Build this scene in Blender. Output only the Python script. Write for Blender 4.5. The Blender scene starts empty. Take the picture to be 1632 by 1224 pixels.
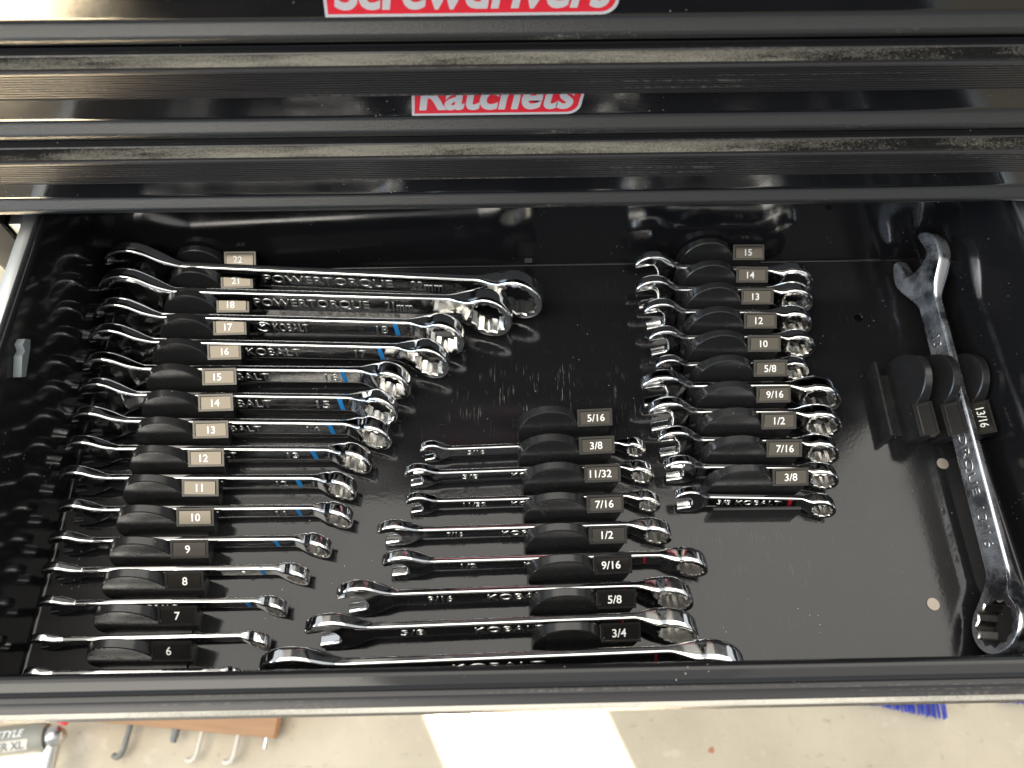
import bpy, bmesh, math, random
from mathutils import Vector, Matrix
random.seed(4)
R = math.radians
S = 0.001                      # everything below is written in millimetres
scene = bpy.context.scene
COL = scene.collection

# ------------------------------------------------------------------ camera
cam_d = bpy.data.cameras.new('camera'); cam = bpy.data.objects.new('camera', cam_d); COL.objects.link(cam)
cam_d.sensor_width = 36; cam_d.lens = 36*1232.0/1632.0; cam_d.clip_start = 0.01; cam_d.clip_end = 60
rt = Vector((0.99980837, -0.01942886, 0.00239458)); up = Vector((0.01615319, 0.88790484, 0.45974348)); fw = Vector((0.01105845, 0.4596167, -0.88804854))
mw = Matrix.Identity(4)
for i in range(3):
    mw[i][0], mw[i][1], mw[i][2] = rt[i], up[i], -fw[i]
mw[2][3] = 0.460
cam.matrix_world = mw
cam_d.dof.use_dof = True; cam_d.dof.focus_distance = 0.47; cam_d.dof.aperture_fstop = 9.0
scene.camera = cam

# ------------------------------------------------------------------ world and lamps (inside an open garage)
w = bpy.data.worlds.new('World'); scene.world = w; w.use_nodes = True
bg = w.node_tree.nodes['Background']; bg.inputs[0].default_value = (0.93, 0.97, 1.0, 1); bg.inputs[1].default_value = 0.52

def area(name, loc, target, sx, sy, radiance, color, spread=180):
    l = bpy.data.lights.new(name, 'AREA'); l.shape = 'RECTANGLE'; l.size = sx; l.size_y = sy
    l.energy = radiance*math.pi*sx*sy; l.color = color; l.spread = R(spread)
    o = bpy.data.objects.new(name, l); COL.objects.link(o); o.location = loc
    o.rotation_euler = (Vector(target)-Vector(loc)).to_track_quat('-Z', 'Y').to_euler()
    return o
# white ceiling bouncing daylight: over the chest, and in fields either side of the photographer
WARM = (1.0, 0.94, 0.83)
area('ceiling_light', (0.0, 0.72, 1.8), (0.0, 0.72, 0), 3.6, 1.25, 1.85, WARM)
area('ceiling_light', (-1.20, -0.64, 1.8), (-1.20, -0.64, 0), 1.7, 1.46, 4.6, WARM)
area('ceiling_light', (0.12, -0.64, 1.8), (0.12, -0.64, 0), 0.92, 1.46, 0.5, WARM)
area('ceiling_light', (1.25, -0.64, 1.8), (1.25, -0.64, 0), 1.3, 1.46, 0.8, WARM)
# the open garage door to the left of the chest: blue sky
area('door_daylight', (-2.7, -0.9, 0.75), (0.1, 0.2, 0.1), 2.4, 1.5, 4.2, (0.66, 0.82, 1.0))
# sunlight falling through on to the concrete
area("sun_beam", (0.72, -1.45, 0.75), (0.05, 0.005, -0.75), 0.115, 0.62, 1000, (1.0, 0.93, 0.80), 3.5)
area('sun_beam', (-1.62, -2.75, 0.75), (-1.62, -1.25, -0.75), 1.2, 0.55, 95, (1.0, 0.90, 0.72), 1.5)
area('sun_beam', (-0.92, -1.54, 0.75), (-0.92, -0.04, -0.75), 0.50, 0.12, 500, (1.0, 0.93, 0.82), 1.5)

scene.view_settings.view_transform = 'Standard'; scene.view_settings.look = 'None'
scene.view_settings.exposure = 0.45; scene.view_settings.gamma = 1.0
scene.render.engine = 'CYCLES'
scene.cycles.use_denoising = True
scene.cycles.max_bounces = 10; scene.cycles.glossy_bounces = 8
scene.cycles.caustics_reflective = False; scene.cycles.caustics_refractive = False
scene.cycles.sample_clamp_indirect = 6

# ------------------------------------------------------------------ materials
class N:
    def __init__(s, name):
        s.m = bpy.data.materials.new(name); s.m.use_nodes = True; s.t = s.m.node_tree
        s.b = s.t.nodes['Principled BSDF']
    def n(s, typ, **kw):
        x = s.t.nodes.new(typ)
        for k, v in kw.items(): setattr(x, k, v)
        return x
    def l(s, a, b): s.t.links.new(a, b)
    def coords(s, scale=(1, 1, 1), typ='Object'):
        tc = s.n('ShaderNodeTexCoord'); mp = s.n('ShaderNodeMapping'); mp.inputs['Scale'].default_value = scale
        s.l(tc.outputs[typ], mp.inputs[0]); return mp.outputs[0]
    def noise(s, vec, scale, detail=3, rough=.55):
        x = s.n('ShaderNodeTexNoise'); x.inputs['Scale'].default_value = scale; x.inputs['Detail'].default_value = detail
        x.inputs['Roughness'].default_value = rough; s.l(vec, x.inputs['Vector']); return x.outputs['Fac']
    def ramp(s, fac, p0, p1, c0=(0, 0, 0, 1), c1=(1, 1, 1, 1)):
        x = s.n('ShaderNodeValToRGB'); e = x.color_ramp.elements
        e[0].position, e[1].position = p0, p1; e[0].color, e[1].color = c0, c1
        s.l(fac, x.inputs[0]); return x.outputs[0]
    def math(s, op, a, b):
        x = s.n('ShaderNodeMath', operation=op)
        for i, v in enumerate((a, b)):
            if isinstance(v, (int, float)): x.inputs[i].default_value = v
            else: s.l(v, x.inputs[i])
        return x.outputs[0]
    def rng(s, fac, a, b, lo, hi):
        x = s.n('ShaderNodeMapRange')
        for i, v in enumerate((a, b, lo, hi)): x.inputs[i+1].default_value = v
        s.l(fac, x.inputs[0]); return x.outputs[0]
    def mix(s, fac, a, b):
        x = s.n('ShaderNodeMix', data_type='RGBA')
        for k, v in ((0, fac), (6, a), (7, b)):
            if isinstance(v, (tuple, float, int)): x.inputs[k].default_value = v
            else: s.l(v, x.inputs[k])
        return x.outputs[2]
    def bump(s, h, strength, dist):
        x = s.n('ShaderNodeBump'); x.inputs['Strength'].default_value = strength; x.inputs['Distance'].default_value = dist
        s.l(h, x.inputs['Height']); s.l(x.outputs[0], s.b.inputs['Normal']); return x
    def set(s, **kw):
        for k, v in kw.items():
            i = s.b.inputs[k.replace('_', ' ')]
            if isinstance(v, (tuple, float, int)): i.default_value = v
            else: s.l(v, i)
        return s.m

def flat(name, col, rough=.5, metal=0., ior=1.5):
    return N(name).set(Base_Color=(*col, 1), Roughness=rough, Metallic=metal, IOR=ior)

def m_chrome(worn=False):
    k = N('worn_chrome' if worn else 'polished_chrome'); v = k.coords()
    n1 = k.noise(v, 90, 4, .6); n2 = k.noise(v, 700, 2)
    k.bump(k.noise(v, 130, 2), .05, .0006)
    sm = k.ramp(n1, .5, .72)
    if worn:   # dull, dusty plating
        n3 = k.noise(v, 45, 5, .7); d = k.ramp(n3, .42, .68)
        return k.set(Base_Color=k.mix(d, (.86, .89, .95, 1), (.68, .70, .74, 1)), Metallic=k.math('SUBTRACT', 1.0, k.math('MULTIPLY', d, .2)),
                     Roughness=k.rng(n3, .35, .7, .12, .40))
    return k.set(Base_Color=k.mix(sm, (.90, .90, .90, 1), (.76, .76, .75, 1)), Metallic=1.0,
                 Roughness=k.math('ADD', k.rng(n1, .45, .75, .065, .19), k.rng(n2, .6, .8, 0, .06)))
def m_enamel(name, peel, scratch=False, rough=.09):
    k = N(name); v = k.coords()
    n1 = k.noise(v, 14, 5, .6)
    vo = k.n('ShaderNodeTexVoronoi'); vo.inputs['Scale'].default_value = 260; k.l(v, vo.inputs['Vector'])
    pick = k.noise(v, 35, 2)
    speck = k.math('MULTIPLY', k.ramp(vo.outputs['Distance'], .055, .10, (1, 1, 1, 1), (0, 0, 0, 1)), k.ramp(pick, .57, .63))
    dirt = speck
    if scratch:
        def zone(x, y, rx, ry):        # where something has been dragged again and again
            mp = k.n('ShaderNodeMapping'); mp.inputs['Location'].default_value = (-x/rx, -y/ry, 0); mp.inputs['Scale'].default_value = (1/rx, 1/ry, 0)
            tc = k.n('ShaderNodeTexCoord'); k.l(tc.outputs['Object'], mp.inputs[0])
            ln = k.n('ShaderNodeVectorMath', operation='LENGTH'); k.l(mp.outputs[0], ln.inputs[0])
            return k.ramp(ln.outputs['Value'], .35, 1.0, (1, 1, 1, 1), (0, 0, 0, 1))
        a = k.noise(k.coords((1300, 60, 1)), 1, 3); b = k.noise(k.coords((60, 60, 60)), 1, 2)
        z = k.math('MAXIMUM', k.math('MAXIMUM', zone(.018, .036, .085, .030), k.math('MULTIPLY', zone(.13, -.075, .08, .05), .14)), .04)
        sc = k.math('MULTIPLY', k.math('MULTIPLY', k.ramp(a, .60, .69), k.ramp(b, .47, .59)), z)
        c = k.noise(k.coords((40, 1600, 1)), 1, 2); d = k.noise(k.coords((17, 21, 9)), 1, 1)
        sc2 = k.math('MULTIPLY', k.ramp(c, .74, .79), k.ramp(d, .60, .70))
        dirt = k.math('MAXIMUM', k.math('MAXIMUM', speck, k.math('MULTIPLY', sc, .75)), k.math('MULTIPLY', sc2, .4))
    k.bump(k.noise(v, 480, 2), peel, .0004)
    return k.set(Base_Color=k.mix(dirt, (.0105, .0105, .0118, 1), (.42, .40, .36, 1)),
                 Roughness=k.math('ADD', k.rng(n1, .38, .72, rough, rough+.11), k.math('MULTIPLY', dirt, .4)))
def m_dust_or_glow(name, lo, hi, col=(.235, .22, .18, 1)):
    # dust lying on the ledges: heaviest along the middle of the chest; also the nose's painted glow
    k = N(name); v = k.coords()
    tc = k.n('ShaderNodeTexCoord'); sp = k.n('ShaderNodeSeparateXYZ'); k.l(tc.outputs['Object'], sp.inputs[0])
    patch = k.noise(k.coords((9, 60, 60)), 1, 4, .65); grain = k.noise(v, 900, 3, .7)
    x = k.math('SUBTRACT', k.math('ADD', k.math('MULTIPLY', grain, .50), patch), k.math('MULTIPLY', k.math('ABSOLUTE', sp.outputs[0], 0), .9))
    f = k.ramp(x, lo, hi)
    k.bump(grain, .5, .0004)
    return k.set(Base_Color=k.mix(f, (.014, .014, .014, 1), col), Roughness=k.math('ADD', .3, k.math('MULTIPLY', f, .6)))
def m_trim():
    k = N('ribbed_black_plastic'); v = k.coords((6, 500, 500))
    n = k.noise(v, 1, 4, .6); g = k.noise(k.coords(), 400, 2)
    f = k.math('MULTIPLY', k.ramp(n, .56, .78), k.ramp(g, .45, .7))
    return k.set(Base_Color=k.mix(f, (.02, .019, .02, 1), (.22, .20, .17, 1)), Roughness=k.rng(n, .3, .7, .24, .42))
def m_plastic():
    k = N('black_plastic'); v = k.coords()
    n = k.noise(v, 60, 4, .6)
    vo = k.n('ShaderNodeTexVoronoi'); vo.inputs['Scale'].default_value = 330
    oi = k.n('ShaderNodeObjectInfo'); nv = k.n('ShaderNodeVectorMath', operation='ADD'); k.l(v, nv.inputs[0]); k.l(oi.outputs['Location'], nv.inputs[1]); k.l(nv.outputs[0], vo.inputs['Vector'])
    sp = k.math('MULTIPLY', k.ramp(vo.outputs['Distance'], .06, .11, (1, 1, 1, 1), (0, 0, 0, 1)), k.ramp(k.noise(nv.outputs[0], 60, 2), .58, .64))
    k.bump(k.noise(v, 1500, 2), .12, .0002)
    return k.set(Base_Color=k.mix(sp, k.mix(k.ramp(n, .58, .85), (.018, .018, .019, 1), (.032, .032, .032, 1)), (.38, .36, .32, 1)), Roughness=k.rng(n, .35, .7, .20, .36))
def m_concrete():
    k = N('concrete'); v = k.coords()
    a = k.noise(v, 7, 6, .65); b = k.noise(v, 60, 4, .7); c = k.noise(v, 22, 3)
    col = k.mix(k.ramp(a, .3, .72), (.50, .43, .32, 1), (.64, .555, .42, 1))
    col = k.mix(k.ramp(b, .60, .74), col, (.39, .335, .25, 1))
    col = k.mix(k.ramp(c, .62, .75), col, (.68, .60, .47, 1))
    k.bump(b, .25, .002)
    return k.set(Base_Color=col, Roughness=.75)
def m_wood():
    k = N('varnished_wood'); v = k.coords((3, 60, 60))
    n = k.noise(v, 1.5, 5, .6)
    return k.set(Base_Color=k.mix(k.ramp(n, .35, .7), (.30, .15, .062, 1), (.44, .235, .11, 1)), Roughness=.4)

MT_LABEL_TINT = (1.0, .88, .72, 1)
MT = dict(chrome=m_chrome(), bore=flat('broached_bore', (.74, .72, .68), .24, 1.), satin=flat('satin_chrome', (.62, .62, .60), .36, 1.), worn=m_chrome(True), floor=m_enamel('black_enamel_scuffed', .07, True, .075), enamel=m_enamel('black_enamel', .02, False, .07),
          face=m_enamel('black_enamel_face', .03, False, .07), ledge=m_dust_or_glow('dusty_ledge', .52, .82), bead=m_dust_or_glow('lightly_dusty_bead', .86, .98), trim=m_trim(), nose=m_dust_or_glow('dusty_glow_nose', .12, .72, (.52, .49, .42, 1)),  # nose: dust tone with the sun's cream glow put into its colour
          plastic=m_plastic(), label=flat('gloss_black_label', (.012, .011, .011), .10, 0, 1.82),
          frame=flat('clear_label_frame', (.016, .016, .016), .16, 0, 1.55), white=flat('white_print', (.85, .85, .83), .12, 0, 1.7),
          blue=flat('blue_tape', (.015, .19, .50), .4), red=flat('red_tape', (.34, .008, .02), .4),
          sticker_red=flat('sticker_red', (.78, .025, .045), .28), sticker_white=flat('sticker_white', (.62, .60, .60), .3),
          zinc=flat('zinc_plated_steel', (.80, .83, .84), .36, 1.), grey=flat('grey_plastic', (.19, .22, .23), .35),
          hole=flat('shade_backing', (.002, .002, .002), .9), nickel=flat('nickel_disc', (.42, .37, .31), .45, .6),  # hole: near-black, the shade behind openings put into its colour
          concrete=m_concrete(), wood=m_wood(), bristle=flat('blue_bristle', (.012, .035, .40), .5), taupe=flat('taupe_paint', (.27, .265, .225), .45), dkgrey=flat('grey_paint', (.16, .165, .155), .45),
          steel=flat('steel', (.55, .54, .52), .3, 1.), cream=flat('cream_band', (.60, .56, .48), .5), leaf=flat('dry_leaf', (.48, .22, .13), .8))

MT['label'].node_tree.nodes['Principled BSDF'].inputs['Specular Tint'].default_value = MT_LABEL_TINT
MT['frame'].node_tree.nodes['Principled BSDF'].inputs['Specular Tint'].default_value = (1.0, .95, .85, 1)
# ------------------------------------------------------------------ helpers
def tag(o, label=None, cat=None, group=None, kind=None):
    for k, v in (('label', label), ('category', cat), ('group', group), ('kind', kind)):
        if v: o[k] = v
    return o
def empty(name, loc=(0, 0, 0), rot=(0, 0, 0)):
    o = bpy.data.objects.new(name, None); COL.objects.link(o); o.location = Vector(loc)*S; o.rotation_euler = rot
    o.empty_display_size = .01; return o
def link(name, me, mats, parent=None, loc=(0, 0, 0), rot=(0, 0, 0), wn=False):
    if not isinstance(mats, (list, tuple)): mats = [mats]
    if len(me.materials) == 0:
        for m in mats: me.materials.append(MT[m])
    o = bpy.data.objects.new(name, me); COL.objects.link(o); o.parent = parent
    o.location = Vector(loc)*S; o.rotation_euler = rot
    if wn:
        md = o.modifiers.new('weighted', 'WEIGHTED_NORMAL'); md.keep_sharp = True
    return o
def finish(bm, name, sharp=35, smooth=True):
    bmesh.ops.remove_doubles(bm, verts=bm.verts, dist=1e-4)
    bmesh.ops.recalc_face_normals(bm, faces=bm.faces)
    for f in bm.faces: f.smooth = smooth
    for e in bm.edges:
        if len(e.link_faces) != 2 or e.calc_face_angle(0) > R(sharp): e.smooth = False
    me = bpy.data.meshes.new(name)
    bmesh.ops.scale(bm, vec=(S, S, S), verts=bm.verts)
    bm.to_mesh(me); bm.free(); return me
def box_into(bm, x0, x1, y0, y1, z0, z1, bevel=0, seg=2):
    vs = [bm.verts.new((x, y, z)) for x in (x0, x1) for y in (y0, y1) for z in (z0, z1)]
    fs = [bm.faces.new([vs[i] for i in q]) for q in ((0, 1, 3, 2), (4, 6, 7, 5), (0, 4, 5, 1), (2, 3, 7, 6), (0, 2, 6, 4), (1, 5, 7, 3))]
    if bevel:
        es = list({e for f in fs for e in f.edges})
        bmesh.ops.bevel(bm, geom=es, offset=bevel, segments=seg, affect='EDGES', profile=.5)
def box(name, mat, parent, x0, x1, y0, y1, z0, z1, bevel=0, seg=2, wn=True):
    bm = bmesh.new(); box_into(bm, x0, x1, y0, y1, z0, z1, bevel, seg)
    return link(name, finish(bm, name), mat, parent, wn=wn)
def prism(pts, a0, a1, axis, name, sharp=35, caps=True, matfn=None):
    """extrude closed 2-D outline; axis 'x': pts are (y,z); axis 'y': pts are (x,z); axis 'z': (x,y)"""
    bm = bmesh.new()
    def P(p, a): return {'x': (a, p[0], p[1]), 'y': (p[0], a, p[1]), 'z': (p[0], p[1], a)}[axis]
    A = [bm.verts.new(P(p, a0)) for p in pts]; B = [bm.verts.new(P(p, a1)) for p in pts]
    n = len(pts)
    for i in range(n):
        f = bm.faces.new((A[i], A[(i+1) % n], B[(i+1) % n], B[i]))
        if matfn: f.material_index = matfn(i)
    if caps: bm.faces.new(A); bm.faces.new(B[::-1])
    return finish(bm, name, sharp)
def tube(pts, rad, name, seg=10, closed_ends=True):
    bm = bmesh.new(); rings = []
    pts = [Vector(p) for p in pts]
    for i, p in enumerate(pts):
        d = (pts[min(i+1, len(pts)-1)]-pts[max(i-1, 0)]).normalized()
        u = d.orthogonal().normalized() if i == 0 else (rings_u - d*rings_u.dot(d)).normalized()
        rings_u = u; v = d.cross(u); r = rad[i] if isinstance(rad, (list, tuple)) else rad
        rings.append([bm.verts.new(p+(u*math.cos(t)+v*math.sin(t))*r) for t in [2*math.pi*j/seg for j in range(seg)]])
    for a, b in zip(rings, rings[1:]):
        for j in range(seg): bm.faces.new((a[j], a[(j+1) % seg], b[(j+1) % seg], b[j]))
    if closed_ends: bm.faces.new(rings[0][::-1]); bm.faces.new(rings[-1])
    return finish(bm, name, 50)
def text_mesh(body, h=None, wdt=None, depth=.2, bold=0., shear=0., bevel=0., align='CENTER'):
    cu = bpy.data.curves.new('lettering', 'FONT'); cu.body = body; cu.size = 1; cu.extrude = .0; cu.offset = bold; cu.shear = shear
    cu.resolution_u = 4; cu.align_x = 'LEFT'; cu.extrude = .01
    if bevel: cu.bevel_depth = bevel; cu.bevel_resolution = 1; cu.extrude = .02
    o = bpy.data.objects.new('lettering', cu); COL.objects.link(o)
    me = bpy.data.meshes.new_from_object(o.evaluated_get(bpy.context.evaluated_depsgraph_get()))
    bpy.data.objects.remove(o); bpy.data.curves.remove(cu)
    xs = [v.co.x for v in me.vertices]; ys = [v.co.y for v in me.vertices]
    W, H = max(xs)-min(xs), max(ys)-min(ys)
    zm = max(v.co.z for v in me.vertices)
    sy = h/H; sx = wdt/W if wdt else sy
    x0 = min(xs) + {'CENTER': W/2, 'LEFT': 0, 'RIGHT': W}[align]; yc = (max(ys)+min(ys))/2
    for v in me.vertices:
        v.co = Vector(((v.co.x-x0)*sx, (v.co.y-yc)*sy, (v.co.z/zm)*depth/2))*S
    me.materials.clear()
    return me
def smooth(t): t = min(1, max(0, t)); return t*t*(3-2*t)
def hermite(p0, t0, p1, t1, n):
    out = []
    for i in range(1, n):
        t = i/n; a, b, c, d = 2*t**3-3*t*t+1, t**3-2*t*t+t, -2*t**3+3*t*t, t**3-t*t
        out.append((a*p0[0]+b*t0[0]+c*p1[0]+d*t1[0], a*p0[1]+b*t0[1]+c*p1[1]+d*t1[1]))
    return out

# ------------------------------------------------------------------ the setting
bm = bmesh.new(); g = 3500
bm.faces.new([bm.verts.new(p) for p in ((-g, -g, -750), (g, -g, -750), (g, g, -750), (-g, g, -750))])
tag(link('floor', finish(bm, 'floor'), 'concrete'), kind='structure')

# ------------------------------------------------------------------ tool chest and closed drawers
XL, XR = -302, 334
FACE = 305
chest = empty('tool_chest', (16, 308, -750))
def cpart(name, x0, x1, y0, y1, z0, z1, mat='enamel', bevel=1.0):
    o = box(name, mat, chest, x0-16, x1-16, y0-308, y1-308, z0+750, z1+750, bevel); return o
cpart('side_panel', -330, -304.5, 309, 760, -720, 400)
cpart('side_panel', 336.5, 362, 309, 760, -720, 400)
cpart('top_panel', -330, 362, 303, 760, 400.2, 412, bevel=3)
cpart('back_panel', -304, 336, 750, 758, -720, 399)
cpart('upper_front', -304, 336, 306, 318, 276.5, 399.5)
cpart('lower_front', -304, 336, 300, 318, -690, -14)
cpart('slide_rail', -303.5, -296, 312, 745, 68, 82, 'zinc', .5)
cpart('slide_rail', 328, 335.5, 312, 745, 68, 82, 'zinc', .5)
tag(chest, 'black steel tool chest cabinet holding the drawers', 'tool chest')

def arc(cx, cz, r, a0, a1, n):
    return [(cx+r*math.cos(R(a0+(a1-a0)*i/n)), cz+r*math.sin(R(a0+(a1-a0)*i/n))) for i in range(n+1)]
def pull_profile(zt, zb, o=12.0, ribs=10):
    """(out, z) outline of the extruded pull, out measured from the drawer face; returns pts and index range of the ledge"""
    pts = [(-.3, zt+.6), (2.0, zt+.6), (2.6, zt)]
    led0 = len(pts)-1
    pts += [(o-2.2, zt-.5)]
    led1 = len(pts)-1
    pts += [(o-1.1, zt-.5), (o-.4, zt-.8), (o-.05, zt-1.4)]
    z = zt-2.0; step = (z-(zb+1.0))/ribs
    for i in range(ribs):
        z0 = z-i*step
        pts += [(o, z0), (o, z0-step*.52), (o-.9, z0-step*.64), (o-.9, z0-step*.90)]
    pts += [(o, zb+.8), (o-.6, zb), (o-2.2, zb), (o-3, zb+1.5), (o-3.4, zt-5), (o-5, zt-3.2), (1.2, zt-3.4), (-.3, zt-3.6)]
    return pts, led0, led1
def closed_drawer(z0, h, label, sticker=None):
    root = empty('closed_drawer', (16, FACE, z0))
    fa = [(-14, 0), (1.5, 0), (3.6, .6), (4.9, 1.9), (5.3, 3.4), (5.0, 4.9), (4.3, 5.9), (1.1, 8.6), (.4, 9.4), (.1, 10.6), (0, 12.0), (0, h), (-14, h)]
    me = prism([(-o, z) for o, z in fa], XL-16, XR-16, 'x', 'front', 40, matfn=lambda i: 1 if 3 <= i <= 7 else 0)
    link('front', me, ['face', 'bead'], root, wn=True)
    pp, a, b = pull_profile(h-3, h-20)
    me = prism([(-o, z) for o, z in pp], XL-15.5, XR-16.5, 'x', 'pull', 30, matfn=lambda i: 1 if a <= i < b else 0)
    link('pull', me, ['trim', 'ledge'], root)
    if sticker:
        body, x0, x1, zb, ht, tw0, tw1, th = sticker
        def sh(ins, slant=2.6, rr=7):
            a0, a1, b0, b1 = x0+ins, x1-ins, zb+ins, zb+ht-ins
            r2 = rr-ins*.6
            return [(a0, b0)] + arc(a1-r2, b0+r2, r2, -90, 0, 6) + [(a1+slant, b1), (a0+slant, b1)]
        st = link('name_sticker', prism([(x-16, z) for x, z in sh(0)], -.25, 0, 'y', 'name_sticker'), 'sticker_white', root)
        link('red_field', prism([(x-16, z) for x, z in sh(1.5)], -.33, -.26, 'y', 'red_field'), 'sticker_red', st)
        tm = text_mesh(body, th, tw1-tw0, .06, .03, .22)
        link('lettering', tm, 'sticker_white', st, ((tw0+tw1)/2-16, -.37, zb+3.4+th/2), (R(90), 0, 0))
    tag(root, label, 'drawer'); return root
closed_drawer(103.0, 54, 'closed black drawer directly above the open one, with a dusty ribbed pull')
closed_drawer(160.6, 54, 'closed black drawer with the red Ratchets sticker', ('Ratchets', -44.6, 41.8, 11.0, 26, -40.5, 38.5, 19.5))
closed_drawer(218.2, 57, 'topmost closed black drawer with the red Screwdrivers sticker', ('Screwdrivers', -76.6, 53.5, 11.0, 26, -71.5, 50.5, 19.5))

# ------------------------------------------------------------------ open drawer
WL, WR, WB, WF, RIM = -272.5, 307.0, 335.5, 48.0, 94.0
dr = empty('open_drawer', (17, 190, 0))
ox, oy = 17, 190
def part(name, mat, x0, x1, y0, y1, z0, z1, bevel=0, parent=dr):
    return box(name, mat, parent, x0-ox, x1-ox, y0-oy, y1-oy, z0, z1, bevel)
# drawer floor with the punched round hole
bm = bmesh.new()
outer = [(WL, WF), (WR, WF), (WR, WB), (WL, WB)]
def ring_pts(cx, cy, r, n): return [(cx+r*math.cos(2*math.pi*i/n), cy+r*math.sin(2*math.pi*i/n)) for i in range(n)]
def loop_edges(bm, pts, z):
    vs = [bm.verts.new((p[0], p[1], z)) for p in pts]
    return vs, [bm.edges.new((vs[i], vs[(i+1) % len(vs)])) for i in range(len(vs))]
v1, e1 = loop_edges(bm, [(x-ox, y-oy) for x, y in outer], 0)
v2, e2 = loop_edges(bm, [(x-ox, y-oy) for x, y in ring_pts(249.8, 285.7, 3.0, 20)], 0)
bmesh.ops.triangle_fill(bm, edges=e1+e2, use_beauty=True)
ex = bmesh.ops.extrude_face_region(bm, geom=list(bm.faces))
bmesh.ops.translate(bm, verts=[v for v in ex['geom'] if isinstance(v, bmesh.types.BMVert)], vec=(0, 0, -1.2))
link('drawer_floor', finish(bm, 'drawer_floor'), 'floor', dr)
part('underside', 'hole', WL+1, WR-1, WF+1, WB-1, -12, -9)
# back wall with the square punched opening
def holed_wall(name, x0, x1, z0, z1, hx0, hx1, hz0, hz1, y0, y1):
    bm = bmesh.new()
    def lp(y):
        return ([bm.verts.new((x-ox, y-oy, z)) for x, z in ((x0, z0), (x1, z0), (x1, z1), (x0, z1))],
                [bm.verts.new((x-ox, y-oy, z)) for x, z in ((hx0, hz0), (hx1, hz0), (hx1, hz1), (hx0, hz1))])
    A, B = lp(y0), lp(y1)
    for i in range(4):
        j = (i+1) % 4
        for L in (A, B): bm.faces.new((L[0][i], L[0][j], L[1][j], L[1][i]))
        for k in (0, 1): bm.faces.new((A[k][i], A[k][j], B[k][j], B[k][i]))
    return link(name, finish(bm, name), 'enamel', dr)
holed_wall('back_wall', WL+.01, WR-.01, .01, RIM, 9.8, 23.6, 8.5, 26.5, WB, WB+1.2)
part('shade_backing', 'hole', 0, 34, WB+3, WB+5, 2, 36)  # near-black plate added behind the opening, standing in for its shade
tab = prism([(WB-.2-oy, 8.4), (WB-2.6-oy, 6.2), (WB-2.2-oy, 5.6), (WB-.2-oy, 7.4)], 16.6-ox, 22.0-ox, 'x', 'bent_tab')
link('bent_tab', tab, 'plastic', dr)
def side(name, xi, sgn):
    prof = [(xi, 0.01), (xi, RIM-2.5), (xi+sgn*.5, RIM-.8), (xi+sgn*1.6, RIM), (xi+sgn*3.2, RIM-.6), (xi+sgn*3.6, RIM-2.5), (xi+sgn*3.6, RIM-14), (xi+sgn*2.6, RIM-14), (xi+sgn*1.2, RIM-10), (xi+sgn*1.2, 0.01)]
    return link(name, prism([(x-ox, z) for x, z in prof], WF-oy+.02, WB-oy+1.0, 'y', name, 40), 'enamel', dr)
side('side_wall', WL, -1); side('side_wall', WR, 1)
def rail(xi, sgn):
    prof = [(xi+sgn*4.2, 92), (xi+sgn*5.6, 94.5), (xi+sgn*9, 95.2), (xi+sgn*13, 94.5), (xi+sgn*14.4, 92), (xi+sgn*14.4, 76), (xi+sgn*4.2, 76)]
    return link('slide_rail', prism([(x-ox, z) for x, z in prof], 70-oy, 345-oy, 'y', 'slide_rail', 40), 'zinc', dr, wn=True)
rail(WL, -1); rail(WR, 1)
# drawer front: folded inner rim, pull
fr = [(0, 0.01), (0, RIM-4), (-.5, RIM-1.6), (-2, RIM-.2), (-4, RIM), (-7.5, RIM-.4), (-9.2, RIM-1.4), (-10, RIM-3.2), (-10.2, RIM-6), (-10.2, -8), (-6, -10), (-1.4, -10), (-1.4, 0.01)]
link('front', prism([(WF+y-oy, z) for y, z in fr], XL-ox, XR-ox, 'x', 'front', 40), 'face', dr, wn=True)
pp, a, b = pull_profile(RIM-5, RIM-22, 8.6)
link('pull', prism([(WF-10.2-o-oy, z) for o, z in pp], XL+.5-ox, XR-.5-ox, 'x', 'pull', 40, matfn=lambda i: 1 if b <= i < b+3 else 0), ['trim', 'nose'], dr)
fil = [(0.02, 0.02)] + [(2-2*math.sin(R(t)), 2-2*math.cos(R(t))) for t in (0, 15, 30, 45, 60, 75, 90)]
link('fold', prism([(WB-a_-oy, b_+.01) for a_, b_ in fil], WL+.1-ox, WR-.1-ox, 'x', 'fold', 60), 'enamel', dr)
link('fold', prism([(WL+a_-ox, b_+.012) for a_, b_ in fil], WF+.1-oy, WB-.1-oy, 'y', 'fold', 60), 'enamel', dr)
link('fold', prism([(WR-a_-ox, b_+.012) for a_, b_ in fil], WF+.1-oy, WB-.1-oy, 'y', 'fold', 60), 'enamel', dr)
# release lever of the slide on the left wall
lv = [(229, 82), (227, 86), (223, 87), (220.5, 83.5), (217, 84.5), (206, 80), (208, 76.5), (219, 79), (224, 80)]
link('release_lever', prism([(y-oy, z) for y, z in lv], WL+.3-ox, WL+5-ox, 'x', 'release_lever', 30), 'grey', dr, wn=True)
for x, y in ((278.8, 175.9), (249, 88.6)):
    link('rivet_disc', prism(ring_pts(x-ox, y-oy, 3.6, 24), .02, .5, 'z', 'rivet_disc'), 'nickel', dr)
tag(dr, 'pulled out black enamel drawer full of wrenches', 'drawer')

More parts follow.
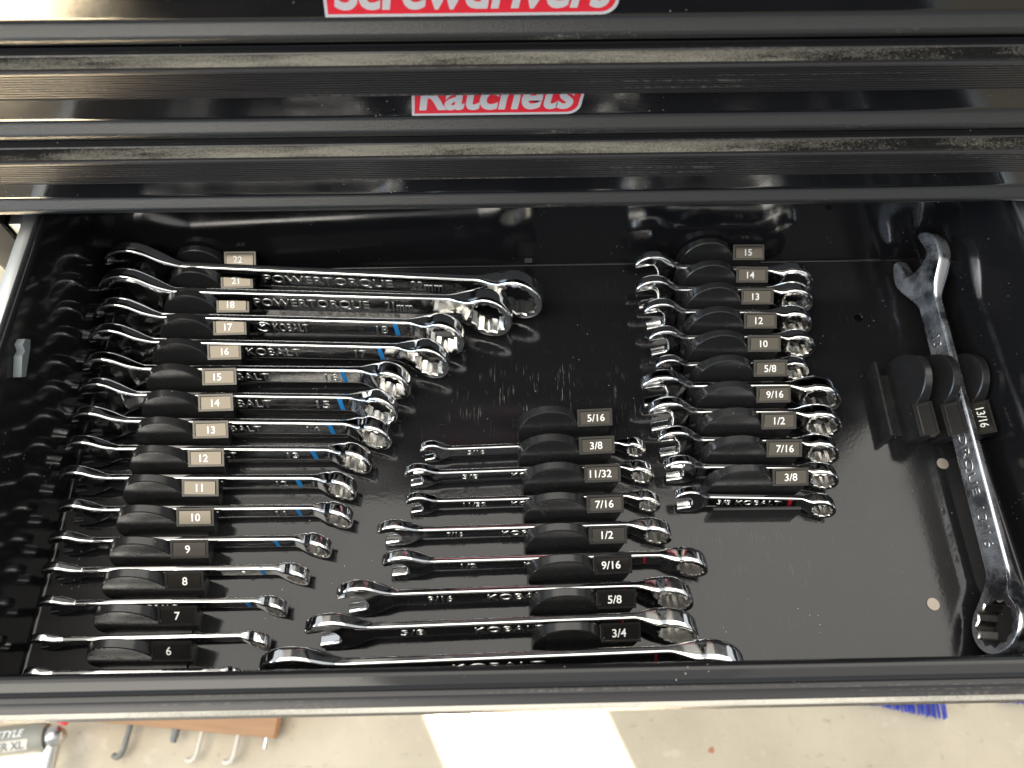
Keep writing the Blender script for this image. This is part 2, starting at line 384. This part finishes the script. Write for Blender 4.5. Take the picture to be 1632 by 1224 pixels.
# ------------------------------------------------------------------ wrench holders
PITCH = 18.65
def hump_profile():
    pts = [(-4.5, 0), (50.5, 0), (54, 15), (54.4, 18.2), (32.4, 18.2)]
    # hump: ellipse from the notch over the top to the left end
    cx, cz, rx, rz = 14.7, 8.0, 19.9, 22.6
    pts += [(cx+rx*math.cos(R(t)), cz+rz*math.sin(R(t))) for t in [28+i*(178-28)/24 for i in range(25)]]
    pts += [(-5.1, 3)]
    return pts
def holder_body():
    pts = hump_profile(); bm = bmesh.new()
    def fy(z): return -10.4 if z < 6 else -(10.4-5.6*smooth((z-6)/26)*.6-5.6*(z-6)/24.6*.4)
    def ins(p, d):
        cx, cz = (14.7, 8) if p[0] < 32.6 else (43, 9)
        v = Vector((p[0]-cx, p[1]-cz)); L = v.length
        return (p[0]-v.x/L*d, p[1]-v.y/L*d) if L > d else p
    back = [bm.verts.new((x, 0, z)) for x, z in [ins(p, .5) for p in pts]]
    b2 = [bm.verts.new((x, -.5, z)) for x, z in pts]
    f2 = [bm.verts.new((x, fy(z)+.5, z)) for x, z in pts]
    fr = [bm.verts.new((x, fy(z), z)) for x, z in [ins(p, .5) for p in pts]]
    n = len(pts)
    for A, B in ((back, b2), (b2, f2), (f2, fr)):
        for i in range(n): bm.faces.new((A[i], A[(i+1) % n], B[(i+1) % n], B[i]))
    bm.faces.new(back)
    # front skin in horizontal strips so that it can curve
    es = [bm.edges.get((fr[i], fr[(i+1) % n])) for i in range(n)]
    r = bmesh.ops.triangle_fill(bm, edges=es, use_beauty=True)
    fs = [x for x in r['geom'] if isinstance(x, bmesh.types.BMFace)]
    for zc in (4, 8, 12, 15, 17, 20, 24, 28):
        gm = list({v for f in fs for v in f.verts} | {e for f in fs for e in f.edges}) + fs
        q = bmesh.ops.bisect_plane(bm, geom=gm, dist=.01, plane_co=(0, 0, zc), plane_no=(0, 0, 1))
        fs = [f for f in set(fs) | {x for x in q['geom'] if isinstance(x, bmesh.types.BMFace)} if f.is_valid]
    for v in {v for f in fs for v in f.verts}:
        if v not in fr: v.co.y = fy(v.co.z)
    # foot that the wrench's slot sits over
    box_into(bm, 2, 46, -18.2, -10.3, 0.1, 1.6)
    return finish(bm, 'body', 32)
def seat_mesh():   # label seat: sloping frame with a raised rim
    bm = bmesh.new()
    x0, x1 = 32.6, 54.5
    yb, yf, zb, zf = -.2, -9.6, 22.6, 17.2
    def P(x, t, up=0):
        return (x, yb+(yf-yb)*t, zb+(zf-zb)*t+up)
    o = [(x0, 0), (x1, 0), (x1, 1), (x0, 1)]; i_ = [(x0+1.3, .12), (x1-1.3, .12), (x1-1.3, .88), (x0+1.3, .88)]
    A = [bm.verts.new((P(*p)[0], P(*p)[1], 16.5)) for p in o]; B = [bm.verts.new(P(*p)) for p in o]
    C = [bm.verts.new(P(*p)) for p in i_]; D = [bm.verts.new(P(*p, -.55)) for p in i_]
    for U, V in ((A, B), (B, C), (C, D)):
        for k in range(4): bm.faces.new((U[k], U[(k+1) % 4], V[(k+1) % 4], V[k]))
    bm.faces.new(D); bm.faces.new(A[::-1])
    return finish(bm, 'label_seat', 20, False)
def plate_mesh():
    bm = bmesh.new(); box_into(bm, -9.3, 9.3, -3.95, 3.95, -.15, .15, .08, 1); return finish(bm, 'label_plate')
HB, HS, HP = holder_body(), seat_mesh(), plate_mesh()
LT = math.atan2(22.6-17.2, 9.8)
TXT = {}
def holder(x, y, rz, text, label, group):
    root = empty('wrench_holder', (x+random.uniform(-.7, .7), y+random.uniform(-.25, .25), 0.05), (0, 0, R(rz+random.uniform(-.7, .7))))
    link('body', HB, 'plastic', root, wn=True)
    st = link('label_seat', HS, 'frame' if text else 'plastic', root)
    if text:
        j = random.uniform(-1, 1)
        pl = link('label_plate', HP, 'label', root, (43.6+.3*j, -5.1, 19.82), (LT, 0, R(1.2*j)))
        if text not in TXT: TXT[text] = text_mesh(text, 4.6, None, .05, .012)
        link('lettering', TXT[text], 'white', pl, (-.6+random.uniform(-1, 1.2), 0, .19))
    tag(root, label, 'wrench holder', group)
    return root
LEFT = ['22', '21', '18', '17', '16', '15', '14', '13', '12', '11', '10', '9', '8', '7', '6']
MID = ['5/16', '3/8', '11/32', '7/16', '1/2', '9/16', '5/8', '3/4']
RIGHT = ['15', '14', '13', '12', '10', '5/8', '9/16', '1/2', '7/16', '3/8']
ORD = ['rearmost', 'second from the back', 'third from the back', 'fourth from the back', 'fifth from the back', 'sixth from the back', 'seventh from the back', 'eighth from the back', 'ninth from the back', 'tenth from the back', 'fifth from the front', 'fourth from the front', 'third from the front', 'second from the front', 'frontmost']
def ordn(i, n): return ORD[i] if i <= n//2 else ORD[15-(n-i)]
for i, t in enumerate(LEFT):
    holder(-225.8, 334.5-PITCH*i, 0, t, f'black wrench holder labelled {t}, {ordn(i, 15)} in the left row', 'holders of the left row')
for i, t in enumerate(MID):
    u = i/7
    holder(13+6.4*u, 206.5-129.3*u, 1.2, t, f'black wrench holder labelled {t}, {ordn(i, 8)} in the middle row', 'holders of the middle row')
for i, t in enumerate(RIGHT):
    holder(130.5-2.2*i/9, 334.4-PITCH*i, -.5, t, f'black wrench holder labelled {t}, {ordn(i, 10)} in the row of short wrenches', 'holders of the right row')
for i, (t, l) in enumerate((('13/16', 'black plastic wrench holder labelled 13/16 beside the right drawer wall'),
                            (None, 'unlabelled black wrench holder between the bare end holder and the 13/16 wrench'),
                            (None, 'unlabelled black wrench holder farthest from the right wall, next to the end fin'))):
    h = holder(305.8-PITCH*i, 240.5, -92, t, l, 'holders by the right wall'); h.scale = (1, 1, 1.16)
def end_fin(x, y, rz, label):
    pr = [(-10.2, 0), (-15.0, 0), (-14.6, 10.5), (-14.0, 12.2), (-12.8, 12.6), (-11.8, 11.8), (-11.2, 2.5), (-10.2, 1.8)]
    me = prism([(yy, z) for yy, z in pr], -3, 50, 'x', 'holder_end_fin', 40)
    o = link('holder_end_fin', me, 'plastic', None, (x, y, .06), (0, 0, R(rz)))
    tag(o, label, 'holder end', 'end fins of the holder rows')
end_fin(128.3, 334.4-PITCH*9-8.6, -.5, 'low black end fin in front of the frontmost short wrench')
end_fin(305.6-PITCH*2-8.6, 240.5, -92, 'low black end fin at the left of the three holders by the right wall')

# ------------------------------------------------------------------ wrenches
def wrench_parts(s, L, stub=False):
    """chrome combination wrench, open jaw at -x, ring at +x, flat side facing -y. Returns part meshes and its dimensions"""
    Rr, Rh, hs = .745*s+1.0, .98*s+.9, .62*s+2.8
    Ts, Th, Tr = .145*s+2.2, .34*s+2.4, .50*s+2.9
    if stub: Th, Tr = Th*1.05, Tr*1.02
    jaw = R(15)
    xr = L/2-Rr*.985                       # ring centre
    tipx = .80*s
    xh = -L/2+(.80*s*math.cos(jaw)+.55*s*math.sin(jaw))   # head centre
    h2 = hs/2
    ca, sa = math.cos(math.pi+jaw), math.sin(math.pi+jaw)
    def J(u, v): return (xh+u*ca-v*sa, u*sa+v*ca)      # jaw frame to wrench frame (u outward, v sideways; v>0 is the lower prong)
    # head outline in jaw frame: from lower shoulder round lower prong, slot, upper prong, to upper shoulder
    rc = Rh; cu = -.10*s
    def hp(t): return (cu+rc*math.cos(t), rc*math.sin(t))
    tip_t = R(47)
    seq = []
    low = [hp(R(150)+(tip_t-R(150))*i/16) for i in range(17)]
    seq += low
    q = low[-1]
    seq += [(q[0]+.045*s, q[1]-.05*s), (q[0]+.06*s, q[1]-.12*s), (q[0]+.04*s, .53*s), (q[0], .5*s)]
    n = 8; ub = -.30*s; rb = .5*s
    seq += [(ub+rb*.6+(q[0]-ub-rb*.6)*.5, .5*s)]
    seq += [(ub+rb*.5-rb*.5*math.sin(R(180*i/10))**.8, .5*s*math.cos(R(180*i/10))) for i in range(11)]
    seq += [(ub+rb*.6+(q[0]-ub-rb*.6)*.5, -.5*s)]
    seq += [(p[0], -p[1]) for p in [(q[0], .5*s), (q[0]+.04*s, .53*s), (q[0]+.06*s, q[1]-.12*s), (q[0]+.045*s, q[1]-.05*s)]]
    seq += [(p[0], -p[1]) for p in low[::-1]]
    head = [J(*p) for p in seq]
    # trim head arc to where the neck fillets leave (lower and upper shoulder measured in wrench frame)
    C = J(cu, 0)
    def ang(p): return math.atan2(p[1]-C[1], p[0]-C[0])
    phi = R(58)
    lo = [p for p in head]
    i0 = max(i for i in range(0, 12) if ang(lo[i]) > -phi or i == 0)
    i1 = min(i for i in range(len(lo)-12, len(lo)) if ang(lo[i]) < phi or i == len(lo)-1)
    head = head[i0+1:i1]
    pl, pu = head[0], head[-1]
    xs0 = C[0]+Rh*(1.45 if not stub else 1.3)
    phr = R(52); xs1 = xr-Rr*(1.75 if not stub else 1.55)
    rl = (xr-Rr*math.cos(phr), -Rr*math.sin(phr)); ru = (rl[0], -rl[1])
    def tang(p, sgn):    # tangent of head circle heading to the shaft
        v = Vector((p[0]-C[0], p[1]-C[1])).normalized(); return Vector((-v.y, v.x))*sgn
    k = Rh*.72
    out = []
    t = tang(pl, 1)
    out += [pl] + hermite(pl, (t.x*k, t.y*k), (xs0, -h2), (k, 0), 9)
    nst = 8
    stx = [xs0+(xs1-xs0)*i/nst for i in range(nst+1)]
    out += [(x, -h2) for x in stx]
    kr = Rr*.9
    out += hermite((xs1, -h2), (kr, 0), rl, (math.sin(phr)*kr, -math.cos(phr)*kr), 8)
    na = 30
    out += [(xr-Rr*math.cos(phr+(2*math.pi-2*phr)*i/na), -Rr*math.sin(phr+(2*math.pi-2*phr)*i/na)) for i in range(na+1)]
    out += hermite(ru, (-math.sin(phr)*kr, -math.cos(phr)*kr), (xs1, h2), (-kr, 0), 8)
    out += [(x, h2) for x in stx[::-1]]
    t = tang(pu, -1)
    out += hermite((xs0, h2), (-k, 0), pu, (-t.x*k, -t.y*k), 9)
    out += [pu] + head[-2:0:-1]
    # out is counter-clockwise
    hole = []
    for i in range(24):
        r = .590*s if i % 2 == 0 else .513*s
        hole.append((xr+r*math.cos(R(15*i)), r*math.sin(R(15*i))))
    def T(x):
        if x < xs0: return Th+(Ts-Th)*smooth((x-(C[0]+Rh*.75))/(xs0-C[0]-Rh*.75))
        if x > xs1: return Ts+(Tr-Ts)*smooth((x-xs1)/(xr-Rr*.75-xs1))
        return Ts
    def er(x):           # edge radius
        a = smooth((x-(C[0]+Rh*.7))/(xs0-C[0]-Rh*.7)); b = smooth((x-xs1)/(xr-Rr*.8-xs1))
        rs, rh, rr = .26*Ts, .055*s+.35, .05*s+.4
        return rh+(rs-rh)*a if x < xs0 else rs+(rr-rs)*b
    xb = xr-Rr*1.35; tb = math.tan(R(15))
    def bend(x):
        d = x-xb
        if d < -Rr*.5: return 0
        if d < Rr*.5: return -tb*(d+Rr*.5)**2/(2*Rr)
        return -tb*d
    bm = bmesh.new()
    def normals(P, sgn):
        res = []
        for i in range(len(P)):
            a, b, c = P[i-1], P[i], P[(i+1) % len(P)]
            e1 = Vector((b[0]-a[0], b[1]-a[1])); e2 = Vector((c[0]-b[0], c[1]-b[1]))
            e1 = e1.normalized() if e1.length > 1e-6 else e2.normalized(); e2 = e2.normalized() if e2.length > 1e-6 else e1
            n = Vector((e1.y+e2.y, -e1.x-e2.x)); n = n.normalized() if n.length > 1e-6 else Vector((e1.y, -e1.x))
            d = max(.6, n.dot(Vector((e1.y, -e1.x))))
            res.append(n*(sgn/d))
        return res
    NO, NH = normals(out, -1), normals(hole, 1)   # pointing into the metal
    NH = [Vector((p[0]-xr, p[1])).normalized() for p in hole]
    angs = [0, 16, 33, 50, 68, 90]
    def layer(P, NN, side_, a, hole_):
        vs = []
        for p, n in zip(P, NN):
            r = (.03*s+.2) if hole_ else er(p[0])
            ry = r if hole_ else (.34 if xs0 <= p[0] <= xs1 else .29)*T(p[0])          # crowned rim: the curve runs over nearly the whole thickness
            i_ = r*(1-math.cos(R(a))); y = T(p[0])/2-ry*(1-math.sin(R(a)))
            q = (p[0]+n.x*i_, p[1]+n.y*i_)
            vs.append(bm.verts.new((q[0], side_*y, q[1])))
        return vs
    def strips(Ls):
        for A, B in zip(Ls, Ls[1:]):
            n = len(A)
            for i in range(n): bm.faces.new((A[i], A[(i+1) % n], B[(i+1) % n], B[i]))
    OL = [layer(out, NO, -1, a, False) for a in reversed(angs)] + [layer(out, NO, 1, a, False) for a in angs]
    HL = [layer(hole, NH, -1, a, True) for a in (90, 0)] + [layer(hole, NH, 1, a, True) for a in (0, 90)]
    strips(OL); n_out = len(bm.faces); strips(HL)
    bm.faces.ensure_lookup_table()
    for f in bm.faces[n_out:]: f.material_index = 1     # broached bore, duller than the plating
    facev = []
    for oi, hi in ((0, 0), (-1, -1)):
        es = []
        for V in (OL[oi], HL[hi]):
            es += [bm.edges.get((V[i], V[(i+1) % len(V)])) for i in range(len(V))]
        r = bmesh.ops.triangle_fill(bm, edges=es, use_beauty=False)
        fs = [x for x in r['geom'] if isinstance(x, bmesh.types.BMFace)]
        bad = [f for f in fs if (Vector((f.calc_center_median().x-xr, f.calc_center_median().z))).length < .53*s]
        if bad: bmesh.ops.delete(bm, geom=bad, context='FACES_ONLY'); fs = [f for f in fs if f.is_valid]
        cuts = [C[0]+Rh*f for f in (.78, .95, 1.15, 1.35, 1.55)] + [xs0, xs1] + [xs1+(xr-Rr*.75-xs1)*f for f in (.2, .4, .6, .8, 1.0)]
        for xc in cuts:
            gm = list({v for f in fs for v in f.verts} | {e for f in fs for e in f.edges}) + fs
            q = bmesh.ops.bisect_plane(bm, geom=gm, dist=.02, plane_co=(xc, 0, 0), plane_no=(1, 0, 0))
            fs = [f for f in set(fs) | {x for x in q['geom'] if isinstance(x, bmesh.types.BMFace)} if f.is_valid]
        sg = -1 if oi == 0 else 1
        for v in {v for f in fs for v in f.verts}: v.co.y = sg*T(v.co.x)/2
    xm0, xm1 = xs0+(xs1-xs0)*.02, xs1-(xs1-xs0)*.02
    for xc in (xm0, xm1):
        bmesh.ops.bisect_plane(bm, geom=list(bm.verts)+list(bm.edges)+list(bm.faces), dist=.001, plane_co=(xc, 0, 0), plane_no=(1, 0, 0))
    for v in bm.verts: v.co.y += bend(v.co.x)
    bmesh.ops.recalc_face_normals(bm, faces=bm.faces)
    meshes = []
    for nm, lo_, hi_ in (('open_end', -1e9, xm0), ('shaft', xm0, xm1), ('box_end', xm1, 1e9)):
        b2 = bm.copy()
        kill = [f for f in b2.faces if not (lo_ < f.calc_center_median().x < hi_)]
        bmesh.ops.delete(b2, geom=kill, context='FACES')
        meshes.append((nm, finish_keep(b2, nm)))
    bm.free()
    # section outline of the shaft for tape bands
    return meshes, dict(Rr=Rr, Rh=Rh, hs=hs, Ts=Ts, xs0=xs0, xs1=xs1, xr=xr, xh=xh, Tr=Tr)
def finish_keep(bm, name):
    for f in bm.faces: f.smooth = True
    for e in bm.edges:
        if len(e.link_faces) == 2 and e.calc_face_angle(0) > R(33): e.smooth = False
    me = bpy.data.meshes.new(name); bmesh.ops.scale(bm, vec=(S, S, S), verts=bm.verts); bm.to_mesh(me); bm.free(); return me
def band_mesh(d, wd):
    h, t = d['hs']/2, d['Ts']/2; r = .46*d['Ts']
    pts = arc(-t+r, h-r, r, 106, 180, 5) + arc(-t+r, -h+r, r, 180, 250, 5)
    bm = bmesh.new(); rows = []
    for off in (.14, -.2):
        q = []
        for y, z in pts:
            cy, cz = -t+r, (h-r if z > 0 else -h+r); v = Vector((y-cy, z-cz)).normalized()*(r+off)
            q.append((cy+v.x, cz+v.y))
        rows.append([[bm.verts.new((sx*wd/2-.14*z, y, z)) for y, z in q] for sx in (-1, 1)])
    n = len(pts)
    for lay in rows:
        for i in range(n-1): bm.faces.new((lay[0][i], lay[0][i+1], lay[1][i+1], lay[1][i]))
    for e in (0, 1):
        for i in range(n-1): bm.faces.new((rows[0][e][i], rows[0][e][i+1], rows[1][e][i+1], rows[1][e][i]))
    for i in (0, n-1): bm.faces.new((rows[0][0][i], rows[0][1][i], rows[1][1][i], rows[1][0][i]))
    return finish(bm, 'colour_band', 40)

def wrench(s, L, xc, yc, ang, lean, label, group, marks=(), band=None, stub=False, lift=0.0, rz0=0, mat='chrome'):
    """marks: (text, local x0, local x1); band: (local x, colour)"""
    meshes, d = wrench_parts(s, L, stub)
    hz, rz_ = d['Rh']*1.0, d['Rr']
    tilt = math.atan2(hz-rz_, d['xr']-d['xh'])
    zc = (hz+rz_)/2 + (d['xr']+d['xh'])/2*math.tan(tilt)
    root = empty('combination_wrench', (0, 0, 0))
    M = Matrix.Rotation(R(ang+rz0), 4, 'Z') @ Matrix.Rotation(tilt, 4, 'Y') @ Matrix.Rotation(-R(lean), 4, 'X')
    zmid = zc*math.cos(R(lean)) + .3 + lift
    root.matrix_world = Matrix.Translation(Vector((xc, yc, zmid))*S) @ M
    for nm, me in meshes: link(nm, me, [mat, 'bore'], root, wn=True)
    for t, a, b in marks:
        hh = d['hs']*(.5 if mat == 'chrome' else .40)
        if t == '@K':
            ring = []
            bm = bmesh.new(); r = d['hs']*.30; c = (a+b)/2
            for ri in (r, r-.55):
                ring.append([[bm.verts.new((c+ri*1.25*math.cos(2*math.pi*i/24), yy, ri*math.sin(2*math.pi*i/24))) for i in range(24)] for yy in (-d['Ts']/2-.28, -d['Ts']/2+.05)])
            for i in range(24):
                j = (i+1) % 24
                bm.faces.new((ring[0][0][i], ring[0][0][j], ring[1][0][j], ring[1][0][i]))
                for q in (0, 1): bm.faces.new((ring[q][0][i], ring[q][0][j], ring[q][1][j], ring[q][1][i]))
            link('emblem', finish(bm, 'emblem'), 'chrome', root)
            link('emblem', text_mesh('K', r*1.0, r*1.1, .5, .02), 'chrome', root, (c, -d['Ts']/2-.1, 0), (R(90), 0, 0))
            continue
        me = text_mesh(t, hh, abs(b-a), .5, .004)
        link('raised_lettering', me, 'satin', root, ((a+b)/2, -d['Ts']/2-.06, -.03*d['hs']), (R(90), 0, 0))
    if band:
        link('colour_band', band_mesh(d, (2.8 if s > 11 else 2.3) if band[1] == 'blue' or xc > 150 else 1.4), band[1], root, (band[0], 0, 0))
    tag(root, label, 'wrench', group)
    return root

WR_T = [
('L','22',22,-271.5,28.3,311.5,-3.38),('L','21',21,-271.5,7.1,294.5,-2.12),('L','18',18,-271.3,-25.0,277.3,-1.92),('L','17',17,-271.5,-34.9,259.0,-1.91),
('L','16',16,-271.4,-59.7,241.0,-0.98),('L','15',15,-271.3,-67.2,223.0,-1.37),('L','14',14,-271.0,-70.3,204.6,-1.37),('L','13',13,-271.0,-82.1,187.0,-0.89),
('L','12',12,-270.6,-90.6,168.6,-0.74),('L','11',11,-266.8,-91.6,149.4,-0.22),('L','10',10,-268.3,-103.0,131.0,-0.24),('L','9',9,-268.1,-114.5,113.8,-0.10),
('L','8',8,-265.6,-125.4,95.4,-0.06),('L','7',7,-265.9,-133.2,76.0,0.48),('L','6',6,-265.5,-144.0,58.0,-0.23),
('M','5/16',7.94,-53.5,88.6,188.0,1.6),('M','3/8',9.53,-62.5,91.9,171.5,1.44),('M','11/32',8.73,-61.0,93.8,153.1,0.9),('M','7/16',11.1,-76.6,98.3,134.4,0.8),
('M','1/2',12.7,-72.6,116.6,115.3,0.9),('M','9/16',14.3,-96.8,105.4,97.3,1.10),('M','5/8',15.9,-112.2,105.7,79.0,1.25),('M','3/4',19.05,-133.6,128.3,60.0,1.26),
('R','15',15,90.2,216.1,316.0,-1.60),('R','14',14,89.5,213.2,299.0,0.3),('R','13',13,93.7,209.4,281.4,-0.09),('R','12',12,95.3,208.2,262.5,1.4),
('R','10',10,98.6,201.5,243.4,1.8),('R','5/8',15.9,84.8,215.0,223.6,0.54),('R','9/16',14.3,88.6,212.4,206.0,-0.18),('R','1/2',12.7,93.3,207.8,187.2,-0.96),
('R','7/16',11.1,96.0,204.5,169.6,-1.08),('R','3/8',9.53,101.5,199.6,150.9,-1.52)]
MARKS = {
'L22':([('POWERTORQUE',-163.5,-74.6),('22mm',-62.2,-40.2)],None),'L21':([('POWERTORQUE',-167.8,-89.9),('21mm',-79.2,-60.6)],None),
'L18':([('@K',-165,-155),('KOBALT',-153.5,-130),('18',-84.6,-76.9)],(-71,'blue')),'L17':([('KOBALT',-169.2,-133.6),('17',-97.6,-90.5)],(-80.5,'blue')),
'L16':([('KOBALT',-187.9,-152.2),('16',-116,-107.8)],(-103.7,'blue')),'L15':([('KOBALT',-185.3,-148.9),('15',-120.1,-111.6)],(-104.3,'blue')),
'L14':([('KOBALT',-185.9,-153),('14',-124.5,-116.6)],(-109,'blue')),'L13':([('KOBALT',-196.8,-166.4),('13',-135.2,-128.2)],(-118.2,'blue')),
'L12':([('KOBALT',-200,-172),('12',-139.9,-133.4)],(-125.9,'blue')),'L11':([('KOBALT',-200,-172),('11',-138,-132.5)],(-124.3,'blue')),
'L10':([('KOBALT',-205,-180)],(-135.5,'blue')),'L9':([('KOBALT',-205,-180),('9',-154.5,-151.5)],(-141.8,'blue')),'L8':([('KOBALT',-210,-188)],(-147.9,'blue')),
'M5/16':([('5/16',-23.2,-12.6),('KOBALT',8.2,29.8)],None),'M3/8':([('3/8',-26.1,-16.5),('KOBALT',4,32.9)],(64.6,'red')),'M11/32':([('11/32',-25.5,-11.5),('KOBALT',3.6,32)],None),
'M7/16':([('7/16',-35,-25.4),('KOBALT',-2.3,27.4)],None),'M1/2':([('1/2',-26.3,-17.2),('KOBALT',10.2,44.9)],(80.7,'red')),'M9/16':([('9/16',-45.1,-30.7),('KOBALT',-11,27.7)],(67.5,'red')),
'M5/8':([('5/8',-59.2,-45.9),('KOBALT',-18.2,21.6)],(64.7,'red')),'M3/4':([('KOBALT',-30,20)],(80.9,'red')),
'R3/8':([('3/8',128.8,137.1),('KOBALT',140.1,167.8)],(173.1,'red')),'R9/16':([],(175.6,'red')),'R7/16':([],(175.8,'red'))}
LEAN = {'L15': 22, 'L17': 14, 'L21': 14, 'M9/16': 18}
LEAN0 = {'L': 11, 'M': 14, 'R': 16}
for row, t, s, xl, xr_, y, an in WR_T:
    key = row+t; xc = (xl+xr_)/2; L = (xr_-xl)/math.cos(R(an))
    mk, bd = MARKS.get(key, ([], None))
    mk = [(a, b-xc, c-xc) for a, b, c in mk]; bd = (bd[0]-xc, bd[1]) if bd else None
    cnt = {'L': 15, 'M': 8, 'R': 10}[row]; idx = {'L': LEFT, 'M': MID, 'R': RIGHT}[row].index(t)
    tape = f' with {bd[1]} band' if bd else ''
    lab = {'L': f'chrome wrench{tape} at label {t}, {ordn(idx, cnt)} in left row',
           'M': f'chrome wrench{tape} at label {t}, {ordn(idx, cnt)} in middle row',
           'R': f'short wrench{tape} at {t} label, {ordn(idx, cnt)} in right row'}[row]
    ln = LEAN.get(key, LEAN0[row]+random.uniform(-2.5, 2.5)); y += (.14*s+2.1)/2*.7-(.62*s+2.8)/2*math.sin(R(ln))
    wrench(s, L, xc, y, an, ln, lab,
           {'L': 'wrenches of the left row', 'M': 'wrenches of the middle row', 'R': 'short wrenches of the right row'}[row], mk, bd, row == 'R', 0.6 if s < 9 else 0)
wrench(21.8, 280, 286.5, 196.5, -92.1, 15, 'large chrome combination wrench lying lengthwise along the right drawer wall', None,
       [('13', -61, -53), ('POWERTORQUE', -40, 48), ('13/16', 56, 80)], None, mat='worn')

# ------------------------------------------------------------------ things on the concrete
FZ = -750
rack = empty('hook_rack', (-450, 76, FZ), (0, 0, R(-6)))
link('board', prism([(-150, 0), (124, 0), (124, 95), (-150, 95)], 12, 34, 'z', 'board'), 'wood', rack)
def jhook(x, ln, r, mat):
    pts = [(x, 8, 22), (x, -ln*.45, 22), (x-.5, -ln*.7, 20), (x-4, -ln*.92, 17), (x-10, -ln, 14), (x-16, -ln*.96, 12)]
    link('hook', tube(pts, r, 'hook', 8), mat, rack)
jhook(-83, 42, 4.2, 'dkgrey'); jhook(20, 38, 3.2, 'cream'); jhook(72, 36, 3.6, 'cream')
link('peg', tube([(-17, 6, 22), (-17, -12, 22), (-17, -17, 21)], [6, 5, 4], 'peg', 10), 'dkgrey', rack)
link('peg', tube([(112, 6, 22), (112, -10, 22), (112, -14, 21)], [4, 3.5, 3], 'peg', 10), 'steel', rack)
tag(rack, 'brown wooden board with metal hooks on the concrete below the drawer', 'hook rack')

tb = empty('folding_stand', (-622, 47, FZ))
c0, c1 = Vector((-190, 4, 60)), Vector((-2, 22, 60))
link('tube', tube([c0, c0*.5+c1*.5, c1-Vector((8, 1, 0)), c1], [21, 21, 20, 17], 'tube', 24), 'taupe', tb)
ax = (c1-c0).normalized(); an = math.atan2(ax.y, ax.x)

# lettering wrapped on the tube
def wrap_text(body, h, x0, off, mat):
    me = text_mesh(body, h, None, .2, .02, .15, align='RIGHT')
    for v in me.vertices:
        a = (v.co.y/S+off)/21.2; r = 21.75+v.co.z/S
        v.co = Vector((v.co.x/S, r*math.sin(a), r*math.cos(a)))*S
    link('lettering', me, mat, tb, tuple(c0+ax*x0), (0, 0, an))
bm = bmesh.new(); rows = []
for i in range(9):
    a = (-15.5+i*1.75)/21.1
    rows.append([bm.verts.new((x+(.25*i if x > 100 else 0), 21.1*math.sin(a), 21.1*math.cos(a))) for x in (0, 60, 120, 172)])
for p, q in zip(rows, rows[1:]):
    for i in range(3): bm.faces.new((p[i], p[i+1], q[i+1], q[i]))
link('pale_band', finish(bm, 'pale_band'), 'cream', tb, tuple(c0), (0, 0, an))
wrap_text('STYLE', 9.5, 166, 7, 'white'); wrap_text('ER XL', 10, 168, -8.5, 'dkgrey')
link('clamp', tube([c1+Vector((-2, 0, 0)), c1+Vector((8, 1, 0)), c1+Vector((16, 2, 0)), c1+Vector((22, 3, 0))], [12, 15, 12, 6], 'clamp', 16), 'steel', tb)
link('knob', tube([c1+Vector((18, 16, 4)), c1+Vector((22, 26, 6)), c1+Vector((23, 34, 8))], [6, 8, 6], 'knob', 12), 'sticker_red', tb)
link('leg', tube([c1+Vector((6, -6, -4)), c1+Vector((2, -60, -8)), c1+Vector((-4, -200, -14))], 11, 'leg', 16), 'steel', tb)
tag(tb, 'grey tube with white lettering and a steel leg at the lower left', 'folding stand')

def broom(x0, y0, x1, y1, xr, label, n):
    root = empty('broom', ((x0+x1)/2, 190, FZ))
    ox_, oy_ = (x0+x1)/2, 190
    bm = bmesh.new()
    for i in range(n):
        u = i/(n-1); ex, ey = x0+(x1-x0)*u, y0+(y1-y0)*u
        for k in range(3):
            jx, jy = random.uniform(-2, 2), random.uniform(-1.5, 1.5)
            bx = x0+10+(xr-x0-20)*u+random.uniform(-1, 1)
            a = Vector((bx-ox_, 170-oy_, 30+random.uniform(-10, 10))); b = Vector((ex+jx-ox_, ey+jy-oy_, 8+random.uniform(-5, 14)))
            for p0, p1 in ((a, b),):
                w_ = 1.1; q = [p0+Vector((-w_, 0, 0)), p0+Vector((w_, 0, 0)), p0+Vector((0, 0, w_)), p1+Vector((-w_, 0, 0)), p1+Vector((w_, 0, 0)), p1+Vector((0, 0, w_))]
                v = [bm.verts.new(t) for t in q]
                for f in ((0, 1, 4, 3), (1, 2, 5, 4), (2, 0, 3, 5), (3, 4, 5)): bm.faces.new([v[z] for z in f])
    o = link('bristles', finish(bm, 'bristles'), 'bristle', root); o['kind'] = 'stuff'
    bm = bmesh.new(); box_into(bm, x0+5-ox_, xr-5-ox_, 168-oy_, 215-oy_, 12, 48, 5)
    link('brush_block', finish(bm, 'brush_block'), 'bristle', root)
    tag(root, label, 'broom')
broom(478, 101, 622, 70, 634, 'blue bristled broom on the concrete below the drawer front', 34)
broom(712, 92, 800, 84, 805, 'second blue broom at the right edge, only a sliver showing', 30)
bm = bmesh.new(); vs = [bm.verts.new((4.5*math.cos(t)*(1+.3*math.sin(3*t)), 4*math.sin(t), .4+.6*math.cos(2*t))) for t in [2*math.pi*i/12 for i in range(12)]]
vc = bm.verts.new((0, 0, 1.4))
for i in range(12): bm.faces.new((vs[i], vs[(i+1) % 12], vc))
lf = link('dry_leaf', finish(bm, 'dry_leaf'), 'leaf', None, (286, 37, FZ+.6), (0, 0, .6)); tag(lf, 'tiny reddish dry leaf on the concrete', 'leaf')
